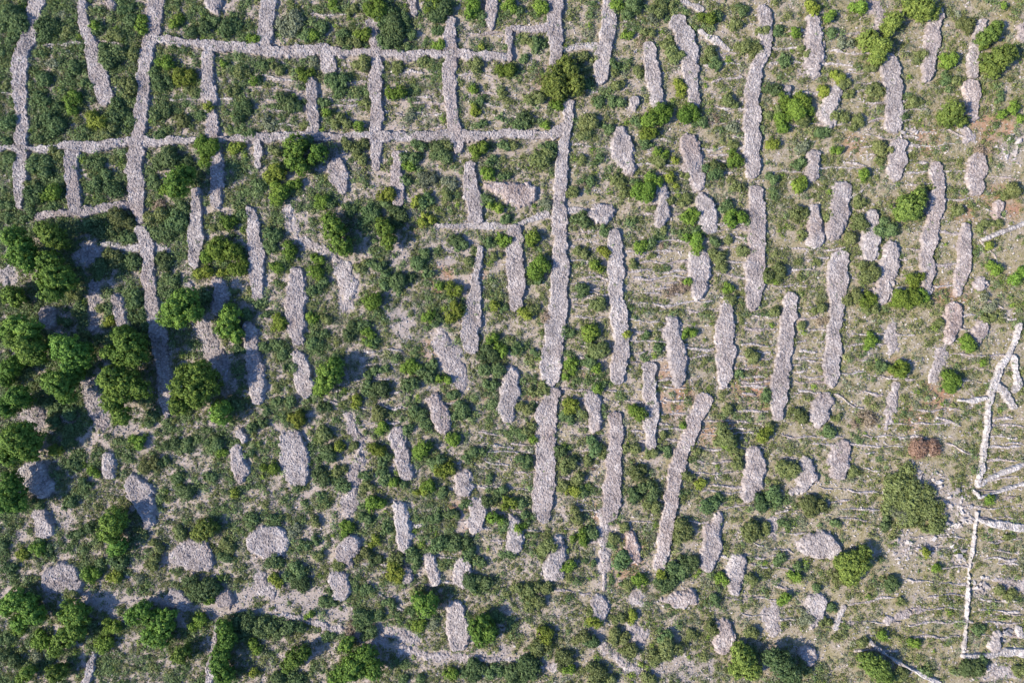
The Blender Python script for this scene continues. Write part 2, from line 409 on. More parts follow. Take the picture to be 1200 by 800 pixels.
B|0|1131,769,3;1155,769,3;1180,765,4.5;1202,766,5|white wall turning right from the foot of the thin white wall
B|0|1149,609,3;1165,614,4.5;1202,619,5|broad white wall running right from the top of the thin white wall
S|0.1|1157,678,3;1180,684,6;1202,687,7|pale stony band right of the thin white wall
B|0|1020,752,3.2;1045,772,2.4;1070,785,2.4;1102,801,3|white wall slanting down to the bottom edge on the lower right|slanting white wall
T|0|990,712,2.5;985,722,3;980,736,3|thin rubble wall leaning between the tailed heap and a large tree
S|0|1040,728,4;1070,718,4;1086,716,3|thin pale stony band above the slanting white wall
B|0|1197,738,4;1199,746,4|short white wall end at the bottom right edge
B|0|1155,280,2;1180,270,3;1202,262,3|thin pale wall sloping up to the right edge
H|0|745,120,6;742,126,5|small pale stone heap left of the short straight wall
T|0|660,59,4;680,53,4;699,54,4|thin wall linking the top centre wall and the bending top wall
T|0|663,248,4;676,246,4;688,249,4|thin wall linking the long central wall to the grey wedge
H|0|249,1,11;250,11,6|grey heap cut by the top edge left of the top edge stub wall
H|0|128,2,7;130,6,6|small grey heap at the top edge left of the top left wall
W|0|484,0,6;485,14,6|short grey wall end at the top edge, left of the sharp edged wall
W|0|575,0,8;575,18,8;576,28,6|short grey wall at the top edge right of the sharp edged wall
W|0.1|393,192,9;397,207,12;401,220,7|blunt grey heap wall under the lower cross wall right of the dark pine|blunt hanging heap
W|0|1198,30,4;1199,45,4|narrow wall end at the upper right edge
T|0|800,0,3;812,6,4;822,11,4|short pale thin wall at the top edge above the broad leaning wall
T|0|820,35,3;836,46,4;855,58,3|short pale thin wall slanting down right of the broad leaning wall
S|0.15|100,704,3;150,706,4;170,703,3;225,713,4;262,716,4;300,716,3;340,722,4;380,732,4;430,748,4;475,762,5;517,770,4;560,772,4;600,774,4;640,781,4;690,778,4|long pale stony track winding along the bottom from the lower left|pale stony track
'''
# thin terrace walls: x,y points
TERRACES = '''
105,49;150,51|0,51;18,52|50,52;72,51;95,50|0,109;13,110|200,116;225,117;272,116|103,4;140,5
365,17;408,17|300,88;330,92;355,96|225,488;245,502;292,496|250,290;268,273|118,712;150,705;170,702
545,40;590,38|540,88;565,86;598,95|455,115;490,120;520,121|450,105;475,103|560,122;600,125|385,116;430,116|305,130;335,130
385,125;420,122|320,92;350,97
732,30;748,40|755,60;762,66|835,95;870,90|830,108;865,105|670,102;700,108|675,170;715,172
750,240;775,237;790,240|730,163;770,152
670,290;695,292|668,305;690,306|668,331;712,330|670,343;715,345|668,357;712,358|675,372;716,372
735,295;795,294|750,307;808,307|733,317;808,319|735,330;808,332|750,343;800,345|745,356;790,357;835,352
840,268;880,270|845,278;878,278|808,364;842,364|830,262;880,266
862,431;900,431;940,428|862,453;900,452|862,482;900,482|823,502;875,503|818,541;870,542|820,576;875,577
690,456;755,458|655,456;690,457|708,469;750,471|770,446;800,445|775,485;808,485|772,497;800,498|780,470;808,468
870,405;908,404|862,418;905,420|870,448;905,446
935,420;965,418|935,440;965,441|932,460;965,462
980,463;995,472;1010,478|1006,459;1035,463|985,437;1012,435|987,422;1017,422|990,405;1040,402;1085,400
903,537;935,537|910,600;940,598|970,590;1000,585|1000,532;1025,530|1002,547;1030,552|895,640;930,648|960,600;985,606;1015,610
905,664;935,668|900,685;925,690|880,660;900,665|865,617;900,620|870,632;895,640
930,316;968,315|905,334;945,336|930,290;955,294;990,290|1000,325;1030,332|1060,312;1085,310|1095,310;1125,310|1060,290;1085,292
1030,170;1010,173|1060,130;1085,128|985,80;1025,85|990,190;1030,200|1080,155;1110,152;1130,160|1060,195;1090,190
1150,350;1190,365|1060,425;1095,422|1130,447;1165,448|1100,490;1130,500|1110,520;1140,532|1165,497;1200,500|1175,518;1200,521
1160,645;1200,648|1160,720;1200,720|1160,635;1198,632|1150,280;1190,330|1170,660;1195,662
1160,205;1195,210|1155,245;1180,255|1000,230;1020,215|1000,270;1020,262|860,160;880,162|830,180;870,184|840,125;875,128
500,470;535,472|550,505;590,510|560,520;600,525|430,690;450,687;462,687|435,692;455,702;472,715|380,470;410,476|300,372;330,375
520,608;548,612|480,618;500,616|560,540;595,545|420,660;455,662|600,520;628,522|655,560;690,562|660,620;690,622|650,690;690,695
770,585;785,586|740,610;765,612|800,610;830,612|430,568;462,570
'''
RED = '1145,137,16;1160,150,14;1180,150,12;1160,165,14;880,452,22;745,640,16;740,660,16;735,680,12;510,330,16;520,320,12;560,325,10;485,268,9;1120,345,16;1100,343,12;1185,245,14;1165,230,14;780,440,14;800,460,14;770,470,12;790,480,12;625,460,10;575,460,10;590,430,8;500,410,10;520,470,12;540,600,14;545,612,12;1045,310,10;640,95,14;700,600,10;600,640,8;1070,490,14;1100,465,18;690,435,8;860,440,12;830,510,12;1050,430,10;520,700,8;1000,170,12;720,660,8;1085,165,16;1130,245,14;850,505,12;900,470,12'
LITTER = '140,710,16;165,705,16;200,716,12;250,716,14;290,717,14;110,700,12;370,710,18;340,700,18;350,720,14;400,720,12;440,750,10;475,762,10;517,770,9;560,772,10;590,773,9;620,780,8;770,785,16;800,785,20;830,782,12;740,775,12;560,380,10;460,350,14;470,375,16;480,390,12;455,365,12;400,190,12;380,195,10;540,340,14;560,370,10;525,300,14;540,285,12;470,300,12;500,290,10;1075,565,18;1095,575,18;1115,585,16;1130,600,14;1110,615,14;1060,640,16;1090,640,16;1120,650,14;1085,570,18;60,590,12;75,610,12;20,625,10;100,560,12;150,500,12;170,520,10;40,510,10;5,320,10;20,330,10;300,690,10;290,705,14;412,450,12;400,470,10;440,440,8;600,700,8;540,610,12;590,760,8;700,735,10;1185,175,16;1195,165,10;1060,165,14;1150,690,12;1180,740,10;1160,790,10;1020,410,8'

# fields with evenly stepped terraces: x0, x1, y0, y1, spacing
TERRACE_FIELDS = '671,714,272,440,13;736,836,274,425,12.5;838,880,252,352,14;868,912,360,470,14;905,976,300,345,15;932,972,360,470,13;990,1090,380,445,14;1000,1140,455,520,13;1000,1080,90,340,19;1062,1140,120,345,17;736,812,432,530,13.5;812,900,440,600,14;832,950,585,735,15;950,1060,520,610,13;1060,1140,620,760,17;980,1060,700,770,16;452,522,78,152,12.5;540,645,72,150,13;540,592,28,55,12;812,878,60,200,14;1142,1198,480,660,12;1142,1198,690,760,14;375,432,92,150,13;655,715,458,640,15;308,360,100,155,14;900,1030,20,210,19;1105,1195,345,450,15;740,800,150,262,15;655,705,262,300,13;880,990,480,525,13;445,545,640,700,15;420,470,410,500,16;560,640,520,640,17'
# ------------------------------------------------------------------ trees, each a list of crown lobes x,y,r in photograph pixels
# species P bushy pine, Q round evergreen oak, T broad dark tree, K grey green thicket | lobes | label
TREES = '''
P|14,278,13;25,292,14;30,308,11;16,300,11
P|58,275,13;50,268,9;68,282,10
P|55,305,13;62,322,15;58,342,12;75,330,12;50,325,10
P|10,345,11;19,350,9
P|18,380,12;33,388,13;8,390,9
P|28,405,14;15,400,10;43,413,13;32,418,10
P|75,408,16;90,418,15;66,400,9;82,425,12
P|68,450,15;82,440,12;57,445,9;75,462,10
P|150,405,15;142,418,12;158,417,12;126,412,9;140,395,12;160,400,10
P|128,443,14;147,446,14;140,462,12;163,456,11;130,472,12;140,488,11;132,455,10
P|213,452,15;228,438,16;242,452,14;210,475,12;230,467,13;216,438,11;245,440,10;227,455,14
P|255,485,13;262,478,9
P|8,432,12;3,445,9;16,425,9
P|18,465,13;5,478,12;28,472,8
P|18,515,17;32,528,13;8,535,13;27,505,11;40,515,9
P|12,575,14;3,590,13;20,590,10;10,560,9
P|205,362,16;218,350,13;195,372,11;225,367,10;210,375,9
P|268,370,12;262,385,11;275,393,9
P|145,393,11;136,390,8
P|205,210,14;216,203,11;206,222,9
P|345,170,13;343,186,11;353,195,9
P|372,178,11;366,186,7
P|390,268,13;398,285,13;386,256,9;404,292,8
P|385,437,15;378,450,11;392,428,10
P|452,270,10;456,283,9;447,262,8
P|129,612,15;125,624,11;138,606,9
P|138,640,10;131,645,6
P|15,705,13;28,708,12;5,712,11;38,722,12;20,730,9
P|80,718,13;92,722,12;85,733,9
P|72,748,12;65,760,9;86,742,11
P|155,722,11;166,714,10;178,727,12;191,735,12;175,745,10;188,750,10;196,722,9
P|262,735,10;265,749,11;258,765,12;255,780,11;262,792,11
P|213,766,10;207,771,8
P|418,782,16;405,790,13;428,770,13;438,786,12;395,796,11
P|345,772,11;354,766,9;336,780,8
P|405,757,8;410,752,6
P|500,712,12;492,705,10;505,703,8
P|560,735,12;572,742,11;563,749,9;568,728,9
P|62,790,10;72,785,8
P|30,790,9;24,796,6
Q|650,90,14;668,82,12;675,98,12;655,106,12;662,74,10;642,102,9
Q|1003,662,17;1013,650,11;990,660,11;997,675,12
T|918,782,15;908,772,12;930,792,12;925,774,9
Q|873,772,15;882,786,13;864,786,10;868,762,9
Q|1030,785,14;1018,775,11;1039,796,10
K|1075,590,18;1058,568,15;1050,583,13;1096,598,13;1062,610,10;1088,578,12;1066,552,10;1105,612,8;1072,572,13;1075,608,12;1088,596,13;1064,590,12;1042,596,9;1045,568,9
Q|1068,243,17;1078,232,10;1058,250,9
Q|1020,45,13;1034,54,13;1030,67,9;1050,22,11;1042,34,9
Q|1085,8,14;1071,6,11;1096,14,8
Q|1120,130,14;1112,139,10;1129,141,8
Q|1165,38,11;1155,46,10;1172,30,7
Q|1176,66,14;1163,72,12;1186,60,10;1166,84,8
Q|240,620,13;232,626,9
'''
# shrubs: colour letter | x,y,r ...   D dark, G bright green, Y yellow green, O olive, S grey green, B dry brown
SHRUBS = '''
D|12,25,17;8,12,10;22,30,11;12,42,10;5,62,8;6,140,12;4,165,8;55,30,14;48,42,9;112,32,9;145,8,12;150,20,12;222,35,11;237,30,12;262,30,14;278,28,10;248,25,9;130,65,16;120,58,9;45,62,7;190,95,12;180,85,8;45,92,13;82,80,12;100,100,9;45,118,12;62,125,12;40,140,12;62,145,15;50,160,11;95,150,7;135,130,14;148,140,10;188,132,14;235,135,9;185,155,10;285,130,14;292,160,9;10,185,10;110,190,11;45,195,15;190,185,17;215,195,12;40,225,14;30,250,10;60,240,8;118,210,12;128,225,13;108,222,9;180,215,10;225,205,13;120,270,12;100,270,10;148,278,9;205,260,15;190,270,13;210,245,12;285,252,9;248,285,12;150,310,12;115,310,9;190,305,11;200,325,10;110,320,10;232,345,13;195,342,9;285,370,10;125,365,9;155,350,12;160,370,11;165,382,9;92,360,8;75,377,8;5,240,10;10,256,8
D|60,475,11;75,485,12;85,500,10;60,495,9;80,520,8;85,548,10;100,568,9;40,592,9;80,590,10;190,540,9;200,520,11;215,520,10;175,490,10;250,520,12;213,580,13;245,560,9;205,560,9;290,530,8;280,410,10;275,475,11;305,78,9;302,95,6;355,38,10;375,30,9;400,38,9;455,18,14;457,36,17;450,50,10;470,54,12;480,40,9;475,25,10;510,10,16;513,35,8;560,18,10;395,93,14;398,105,9;335,120,13;345,126,8;380,120,7;560,120,8;565,145,7;585,140,6;360,165,9;480,185,13;490,172,9;510,175,12;516,185,13;575,185,9;590,172,9;303,218,9;385,240,9;410,245,9;425,255,11;435,250,12;452,240,8;465,255,12;500,235,11;475,212,8;570,235,9;590,255,8;590,205,8;320,275,12;315,290,10;370,340,10;378,328,8;435,312,9;445,310,10;455,330,13;475,325,15;485,310,13;495,300,9;500,320,10;465,340,8;535,280,11;540,287,8;440,365,7;303,358,8;310,370,6;375,390,9;410,388,12;425,380,10;510,375,9;590,360,6;575,285,9
D|310,408,9;325,405,9;335,415,9;340,430,8;370,405,12;390,420,8;300,495,13;310,480,7;335,470,10;325,470,7;380,478,11;430,455,10;445,460,12;435,400,11;435,435,9;450,430,8;480,450,12;500,440,12;505,425,9;490,485,12;498,495,9;475,500,9;540,480,11;535,490,8;530,460,9;570,415,14;575,435,14;575,450,10;390,525,12;382,535,11;450,535,9;445,545,8;500,520,8;510,540,12;545,540,8;550,530,10;560,530,9;505,547,9;515,575,9;375,560,12;375,580,8;395,565,7;402,570,9;425,560,9;450,560,10;470,568,8;545,590,9;570,560,9;575,585,12;585,575,9
D|605,12,8;632,53,10;613,68,7;685,95,9;617,140,12;612,145,9;738,10,14;840,18,8;870,10,12;720,75,8;838,75,9;745,145,10;780,130,8;722,120,10;712,150,8;700,120,9;760,170,10;820,145,9;645,176,10;700,185,8;690,210,8;745,215,9;835,200,12;740,258,7;680,260,12;708,270,8;628,328,8;680,342,11;760,285,9;820,272,9;835,285,8;850,245,10;875,260,7;755,392,6;607,410,9;625,415,7;665,390,8;690,425,9;703,450,10;610,510,9;665,490,9;695,522,12;655,530,11;680,577,8;740,580,12;760,575,13;780,530,8;615,540,10;830,590,13;842,585,9;893,590,11;867,440,6;895,465,9;770,408,7;607,590,10;620,605,9;690,625,10;690,660,9;715,635,6;725,655,12;805,660,13;795,667,13;780,680,15;690,750,12;775,745,13;835,705,10;620,780,15;608,790,14
D|912,35,8;973,40,8;920,70,10;904,105,12;965,153,9;935,190,9;1108,92,9;1165,78,9;1170,115,8;903,210,9;1038,268,14;1033,428,9;970,507,10;905,585,14;920,615,7;980,615,9;1040,685,12;1035,610,11;940,665,8;915,655,9;955,690,9;975,715,8;1140,782,14;1150,774,8;1085,788,7;1148,735,10
D|0,640,8;8,665,10;55,645,9;45,632,9;100,620,12;85,625,9;115,665,9;138,660,12;295,610,10;262,655,9;235,685,18;250,690,10;285,730,16;275,746,12;10,775,13;55,770,9;5,750,9;320,610,9;315,655,12;325,658,9;345,670,14;350,681,12;355,640,8;367,635,8;428,608,9;450,620,9;440,655,12;480,650,10;485,657,9;420,690,9;430,690,9;455,710,9;385,708,10;375,705,8;310,735,15;330,740,12;345,735,12;385,745,8;425,725,13;440,722,9;428,741,12;480,720,10;520,640,13;540,635,13;552,650,10;560,660,9;550,687,13;565,682,12;580,725,10;595,650,9;590,618,9;545,785,9;560,785,14;580,785,12;490,795,9;470,795,8;510,605,9;530,605,11;320,795,12;345,795,13
G|165,28,12;203,25,13;295,45,8;110,30,7;192,70,12;82,115,12;85,130,7;240,170,14;238,188,9;262,75,5;297,95,6;55,226,13;195,225,9;268,258,12;262,295,18;278,310,13;245,300,11;265,362,13;109,555,9;160,515,12;260,530,9;357,85,12;365,42,9;392,7,8;383,132,6;440,10,14;422,38,12;505,5,11;512,52,8;550,10,14;595,10,10;420,148,7;462,108,12;555,105,6;590,82,12;347,176,9;478,195,8;560,175,11;325,225,14;345,215,9;375,235,11;578,245,12;570,205,10;340,293,11;322,315,9;372,305,9;370,320,11;435,350,12;575,395,9;590,280,9;515,335,6;365,372,8;430,392,9;500,368,10;430,402,8;470,430,10;485,430,9;520,445,9;375,455,10;445,500,9;490,525,13;530,515,10;585,410,10;500,568,9;317,550,11;440,590,13;460,565,7
G|632,10,11;652,118,11;735,40,9;722,5,9;827,22,11;775,133,14;755,140,13;775,180,10;640,147,6;810,135,14;860,185,11;755,220,15;765,213,11;810,252,10;620,278,13;630,312,14;698,315,11;750,288,9;812,280,12;815,290,9;862,255,12;853,338,8;807,330,6;807,390,9;690,390,12;670,425,9;665,436,10;700,432,7;700,455,7;625,515,6;745,485,13;855,520,9;800,498,5;610,615,10;680,630,13;665,662,10;750,680,10;845,680,10;665,785,10
G|972,15,9;1005,5,12;932,38,7;940,118,12;930,130,14;915,118,13;912,150,12;945,128,9;918,137,10;980,175,8;1112,68,13;1178,5,5;1190,125,9;1175,133,6;937,212,12;1008,205,9;905,330,9;1065,350,15;1052,352,11;1078,348,11;1015,350,12;1020,397,9;1130,397,10;1133,406,12;1195,320,13;1018,403,10;1112,447,15;1053,430,13;1153,425,5;1160,585,7;930,675,9;1095,665,8;918,700,10;1035,745,7;1070,755,8;1197,138,6;1165,315,9
G|40,645,12;105,672,12;45,750,13;130,735,11;120,755,12;230,728,11;245,703,7;20,740,8;405,618,9;360,720,8;300,758,9;490,730,13;580,610,12;527,790,10
Y|218,88,14;245,125,7;278,172,11;238,318,10;262,318,8;125,375,9;65,527,8;272,577,9;558,130,8;565,55,5;320,205,13;450,228,12;485,235,10;500,257,10;530,340,11;532,365,12;325,380,11;580,358,7;345,490,13;417,471,8;397,523,7;440,528,12;520,550,12;493,575,9;595,590,11;797,103,9;760,155,11;792,188,5;785,207,7;793,217,4;705,297,11;615,370,9;735,392,6;668,475,11;672,578,10;820,565,8;895,505,12;770,675,10;740,722,8;638,742,11;695,730,10;950,10,12;978,92,11;965,107,8;905,168,8;1152,50,9;1075,325,13;1160,288,6;1085,648,7;25,650,8;132,678,10;295,787,8;323,683,10;438,635,9;462,672,12;115,140,15
O|10,75,6;80,38,8;3,98,6;135,42,10;150,62,13;222,108,8;125,150,12;210,140,11;150,103,13;140,95,7;270,105,9;285,85,9;65,180,9;35,215,8;140,260,16;180,250,13;255,265,8;130,300,12;85,345,10;120,363,8;175,545,12;275,553,6;325,82,9;420,72,11;410,10,9;395,48,8;415,50,11;400,145,12;428,122,7;355,145,7;465,78,8;495,72,8;555,75,9;590,110,7;320,180,10;325,195,10;520,170,9;405,168,9;420,170,12;422,185,10;380,258,9;520,228,8;420,308,11;583,298,9;545,305,8;380,375,8;402,475,6;440,485,11;375,510,11;415,520,8;398,550,9;430,570,9
O|620,52,10;672,84,8;625,115,12;770,10,12;785,5,8;760,38,9;862,28,8;833,33,6;895,35,8;790,65,13;783,50,9;750,85,8;725,98,9;718,85,8;680,65,9;695,68,7;870,55,10;885,58,11;830,65,11;690,145,12;685,160,9;770,188,10;856,122,12;860,170,7;840,195,11;600,170,6;635,180,15;680,185,8;670,225,9;725,210,9;735,225,9;802,205,6;785,233,6;802,235,9;763,243,5;680,295,10;625,360,9;700,355,12;775,270,8;740,308,7;765,300,6;840,300,10;845,312,8;850,280,9;865,220,9;870,295,8;855,350,9;700,405,14;625,460,9;635,455,9;615,480,12;620,500,10;683,487,7;705,530,8;665,545,12;685,540,9;740,525,10;775,512,7;760,530,9;748,550,12;675,560,10;660,570,9;765,592,10;805,560,9;845,512,15;815,528,7;865,530,9;863,548,9;880,418,9;850,480,10;640,640,12;675,605,12;720,630,9;730,615,8;800,620,14;735,685,8;635,690,10;615,690,12;625,705,12;635,757,13;690,715,8;680,745,12;725,745,14;735,760,12;725,725,9;785,760,15;810,745,8;830,740,12;880,680,9;880,745,10;660,775,12;695,790,14;710,796,11;760,795,9;765,770,10;880,625,14;895,620,9
O|942,60,8;1025,107,12;1022,78,8;990,97,10;995,110,8;906,132,12;938,142,11;985,138,10;1005,145,9;1075,120,10;1035,175,12;1030,188,7;1080,65,8;1122,95,8;1130,28,11;940,250,12;940,275,8;970,252,8;1007,237,8;1007,265,12;992,280,11;1085,220,9;1078,255,8;910,320,14;957,308,6;1015,317,14;1085,355,9;1000,350,13;1020,362,10;960,360,10;938,380,8;905,365,9;1098,378,9;1120,248,9;1150,263,8;1168,262,8;1160,372,8;1185,225,11;937,490,12;900,505,9;980,487,8;925,550,14;1000,553,7;955,593,14;985,680,11;1090,618,12;945,785,10;968,730,8;1055,705,7;1010,750,10;1055,790,10;1180,695,13;1183,630,6;1195,785,9
O|182,640,9;175,658,12;205,625,12;265,640,9;225,692,11;82,697,9;365,610,9;373,650,8;397,660,8;425,650,11;465,655,10;490,690,10
S|68,20,8;60,75,8;340,30,16;365,72,9;315,145,10;480,135,10;500,208,13;525,215,11;760,15,13;637,240,10;940,170,11;992,50,10;1160,355,13;945,725,12;160,680,9;345,620,10;40,770,9;50,712,7;860,146,10;1055,605,12;505,730,9;1045,600,10
R|1085,526,18
B|185,240,9;755,47,13;835,140,9;680,216,9;637,376,12;800,335,12;785,340,9;780,287,7;965,376,12;1155,175,13;1016,490,12;1001,498,7;410,735,10;690,550,7
'''
# how much low scrub covers the ground, one number for each 100 x 100 pixel square (tenths)
SCRUB = ['886675554433', '776544554433', '876565555433', '776555533333', '765666544322', '666666655433', '555566655433', '665556655433']
# ------------------------------------------------------------------ maps over the hillside (photograph pixels)
def blobs(text):
    return np.array([[float(v) for v in t.split(',')] for t in text.strip().replace('\n', ';').split(';')])

def spots(x, y, arr, soft=1.6):
    """0..1, how much a place lies inside one of the round spots."""
    out = np.zeros_like(x)
    for cx, cy, r in arr:
        q = (x - cx) ** 2 + (y - cy) ** 2
        k = q < (r * soft) ** 2 * 1.6
        out[k] = np.maximum(out[k], np.clip(1.5 - np.sqrt(q[k]) / r, 0, 1))
    return out

scrub_grid = np.array([[int(c) for c in row] for row in SCRUB], float) / 10
def scrub_at(px, py):
    gx = np.clip((np.asarray(px, float) - 50) / 100, 0, 10.999)
    gy = np.clip((np.asarray(py, float) - 50) / 100, 0, 6.999)
    i, j = gx.astype(int), gy.astype(int)
    u, v = gx - i, gy - j
    g = scrub_grid
    return (g[j, i] * (1 - u) + g[j, i + 1] * u) * (1 - v) + (g[j + 1, i] * (1 - u) + g[j + 1, i + 1] * u) * v

RED_A, LIT_A = blobs(RED), blobs(LITTER)

# ------------------------------------------------------------------ the ground: one sheet out to the horizon
fine_x = np.arange(-102, 102.01, 0.4)
fine_y = np.arange(-72, 72.01, 0.4)
far = np.array([8, 25, 60, 140, 300, 700, 1500, 3000.])
gx = np.concatenate([-102 - far[::-1], fine_x, 102 + far])
gy = np.concatenate([-72 - far[::-1], fine_y, 72 + far])
GX, GY = np.meshgrid(gx, gy)
gv = np.stack([GX.ravel(), GY.ravel(), ground_z(GX, GY).ravel()], 1)
nx, ny = len(gx), len(gy)
ii = (np.arange(ny - 1)[:, None] * nx + np.arange(nx - 1)[None, :]).ravel()
gm = make_mesh('hillside', gv, np.stack([ii, ii + 1, ii + nx + 1, ii + nx], 1), mat=GROUND, smooth=True)
GPX, GPY = GX.ravel() / S + 600, 400 - GY.ravel() / S
grass_v = np.clip(0.25 + 0.65 * np.clip((GPX - 350) / 700, 0, 1), 0, 1) - 0.1
for nm, val in (('grass', grass_v), ('red', spots(GPX, GPY, RED_A)), ('litter', spots(GPX, GPY, LIT_A))):
    a = gm.attributes.new(nm, 'FLOAT', 'POINT')
    a.data.foreach_set('value', val.astype(np.float32))
tag(link('hillside_ground', gm), kind='structure')

# ------------------------------------------------------------------ stone
def chain_dist(X, Y, nodes):
    """Distance outside a chain of round ended segments with a width of its own at each bend (negative inside)."""
    best = np.full(X.shape, 1e9)
    rad = np.full(X.shape, 1.0)
    if len(nodes) == 1:
        nodes = [nodes[0], nodes[0]]
    for (ax, ay, ar), (bx, by, br) in zip(nodes[:-1], nodes[1:]):
        dx, dy = bx - ax, by - ay
        t = np.clip(((X - ax) * dx + (Y - ay) * dy) / max(dx * dx + dy * dy, 1e-6), 0, 1)
        r = ar + (br - ar) * t
        d = np.hypot(X - ax - t * dx, Y - ay - t * dy) - r
        k = d < best
        best[k] = d[k]
        rad[k] = r[k]
    return best, rad

def stone_cells(X, Y, size, seed):
    """For each point the nearest stone of a jittered lattice: offset from its centre, id, and how near the next one is."""
    ci, cj = np.floor(X / size), np.floor(Y / size)
    d1 = np.full(X.shape, 9e9); d2 = np.full(X.shape, 9e9)
    px_, py_ = np.zeros(X.shape), np.zeros(X.shape)
    idi, idj = np.zeros(X.shape), np.zeros(X.shape)
    for a in (-1, 0, 1):
        for b in (-1, 0, 1):
            i, j = ci + a, cj + b
            sx = (i + 0.1 + 0.8 * hash2(i, j, seed)) * size
            sy = (j + 0.1 + 0.8 * hash2(i, j, seed + 1)) * size
            d = np.hypot(X - sx, Y - sy)
            closer = d < d1
            d2 = np.where(closer, d1, np.minimum(d2, d))
            d1 = np.where(closer, d, d1)
            px_ = np.where(closer, X - sx, px_); py_ = np.where(closer, Y - sy, py_)
            idi = np.where(closer, i, idi); idj = np.where(closer, j, idj)
    return px_, py_, idi, idj, d2 - d1

def mixed_cells(X, Y, size):
    """Small stones with a large block lying among them here and there."""
    ox, oy, si, sj, gap = stone_cells(X, Y, size, 11)
    bx, by, bi, bj, bg = stone_cells(X, Y, size * 2.1, 51)
    k = (hash2(bi, bj, 55) < 0.16) & (np.hypot(bx, by * (0.7 + 0.8 * hash2(bi, bj, 56))) < size * 0.8)
    edge = size * 0.8 - np.hypot(bx, by)
    return (np.where(k, bx, ox), np.where(k, by, oy), np.where(k, bi + 5000, si), np.where(k, bj + 5000, sj), np.where(k, edge, gap))

KINDS = {   # height, width of the rising edge, stone size, grid step, raggedness
    'W': (0.62, 0.22, 0.26, 0.105, 0.34), 'H': (0.75, 0.7, 0.25, 0.105, 0.42), 'S': (0.28, 1.1, 0.28, 0.12, 0.55),
    'T': (0.30, 0.18, 0.28, 0.10, 0.24), 'B': (0.60, 0.2, 0.32, 0.10, 0.17)}

def stone_mesh(kind, nodes, seed):
    H, rise, size, step, rag = KINDS[kind]
    P = [(*W(x, y, H), r * S * 1.02 + (0.20 if kind == 'H' else 0.0)) for x, y, r in nodes]
    xs, ys, rs = zip(*P)
    m = max(rs) + 0.8
    x0, y0 = min(xs) - m, min(ys) - m
    X, Y = np.meshgrid(np.arange(x0, max(xs) + m, step), np.arange(y0, max(ys) + m, step))
    X = X + (hash2(np.round(X / step), np.round(Y / step), 5) - 0.5) * step * 0.6
    Y = Y + (hash2(np.round(X / step), np.round(Y / step), 6) - 0.5) * step * 0.6
    d, rad = chain_dist(X, Y, P)
    rag = min(rag, 1.1 * min(rs))
    d = d + rag * 2.0 * (vnoise(X / 1.5, Y / 1.5, seed) - 0.5) + rag * 1.2 * (vnoise(X / 0.45, Y / 0.45, seed + 1) - 0.5)
    if kind == 'T':
        d = d + 0.3 * np.clip(vnoise(X / 2.6, Y / 2.6, seed + 2) - 0.62, 0, 1)
    if kind == 'S':
        d = d + 1.1 * (vnoise(X / 1.1, Y / 1.1, seed + 2) - 0.45)
    rise_w = np.minimum(rise, np.maximum(rad * 0.75, 0.15))
    t = np.clip(-d / rise_w, 0, 1)
    h = H * (1 - (1 - t) ** 2)
    h = h * (0.66 + 0.45 * vnoise(X / 2.2, Y / 2.2, seed + 3) + 0.25 * vnoise(X / 0.8, Y / 0.8, seed + 4))
    ox, oy, si, sj, gap = mixed_cells(X, Y, size)
    big = hash2(si, sj, 21)
    tx, ty = hash2(si, sj, 22) - 0.5, hash2(si, sj, 23) - 0.5
    rel = (big - 0.5) * 0.11 + (tx * ox + ty * oy) * 0.75 - 0.06 * np.clip(1 - gap / 0.10, 0, 1)
    Z = ground_z(X, Y) + h + rel * np.clip(h / 0.25, 0.25, 1)
    Z = np.where(d > 0.02, ground_z(X, Y) - 0.25, Z)
    ny_, nx_ = X.shape
    a = (np.arange(ny_ - 1)[:, None] * nx_ + np.arange(nx_ - 1)[None, :]).ravel()
    q = np.stack([a, a + 1, a + nx_ + 1, a + nx_], 1)
    dm = d.ravel()[q].min(1)
    q = q[dm < 0.02]
    q = largest_piece(q)
    used, inv = np.unique(q.ravel(), return_inverse=True)
    V = np.stack([X.ravel(), Y.ravel(), Z.ravel()], 1)[used]
    q = inv.reshape(-1, 4)
    # stone colour belongs to the stone under the middle of the face
    cen = V[q].mean(1)
    _, _, fi, fj, fg = mixed_cells(cen[:, 0], cen[:, 1], size)
    tone = np.clip(0.52 + 0.85 * (hash2(fi, fj, 31) - 0.5) + 0.5 * (vnoise(cen[:, 0] / 1.7, cen[:, 1] / 1.7, 33) - 0.5), 0, 1)
    c = V.mean(0)
    c[2] = ground_z(c[0], c[1])
    return V - c, q, tone, c

def largest_piece(q):
    """The faces of the biggest connected piece (a course may break into crumbs at its ragged border)."""
    ids, inv = np.unique(q.ravel(), return_inverse=True)
    f = inv.reshape(-1, 4)
    lab = np.arange(len(ids))
    while True:
        m = lab[f].min(1)
        new = lab.copy()
        np.minimum.at(new, f.ravel(), np.repeat(m, 4))
        new = new[new]
        if (new == lab).all():
            break
        lab = new
    fl = lab[f[:, 0]]
    v, n = np.unique(fl, return_counts=True)
    return q[fl == v[n.argmax()]]

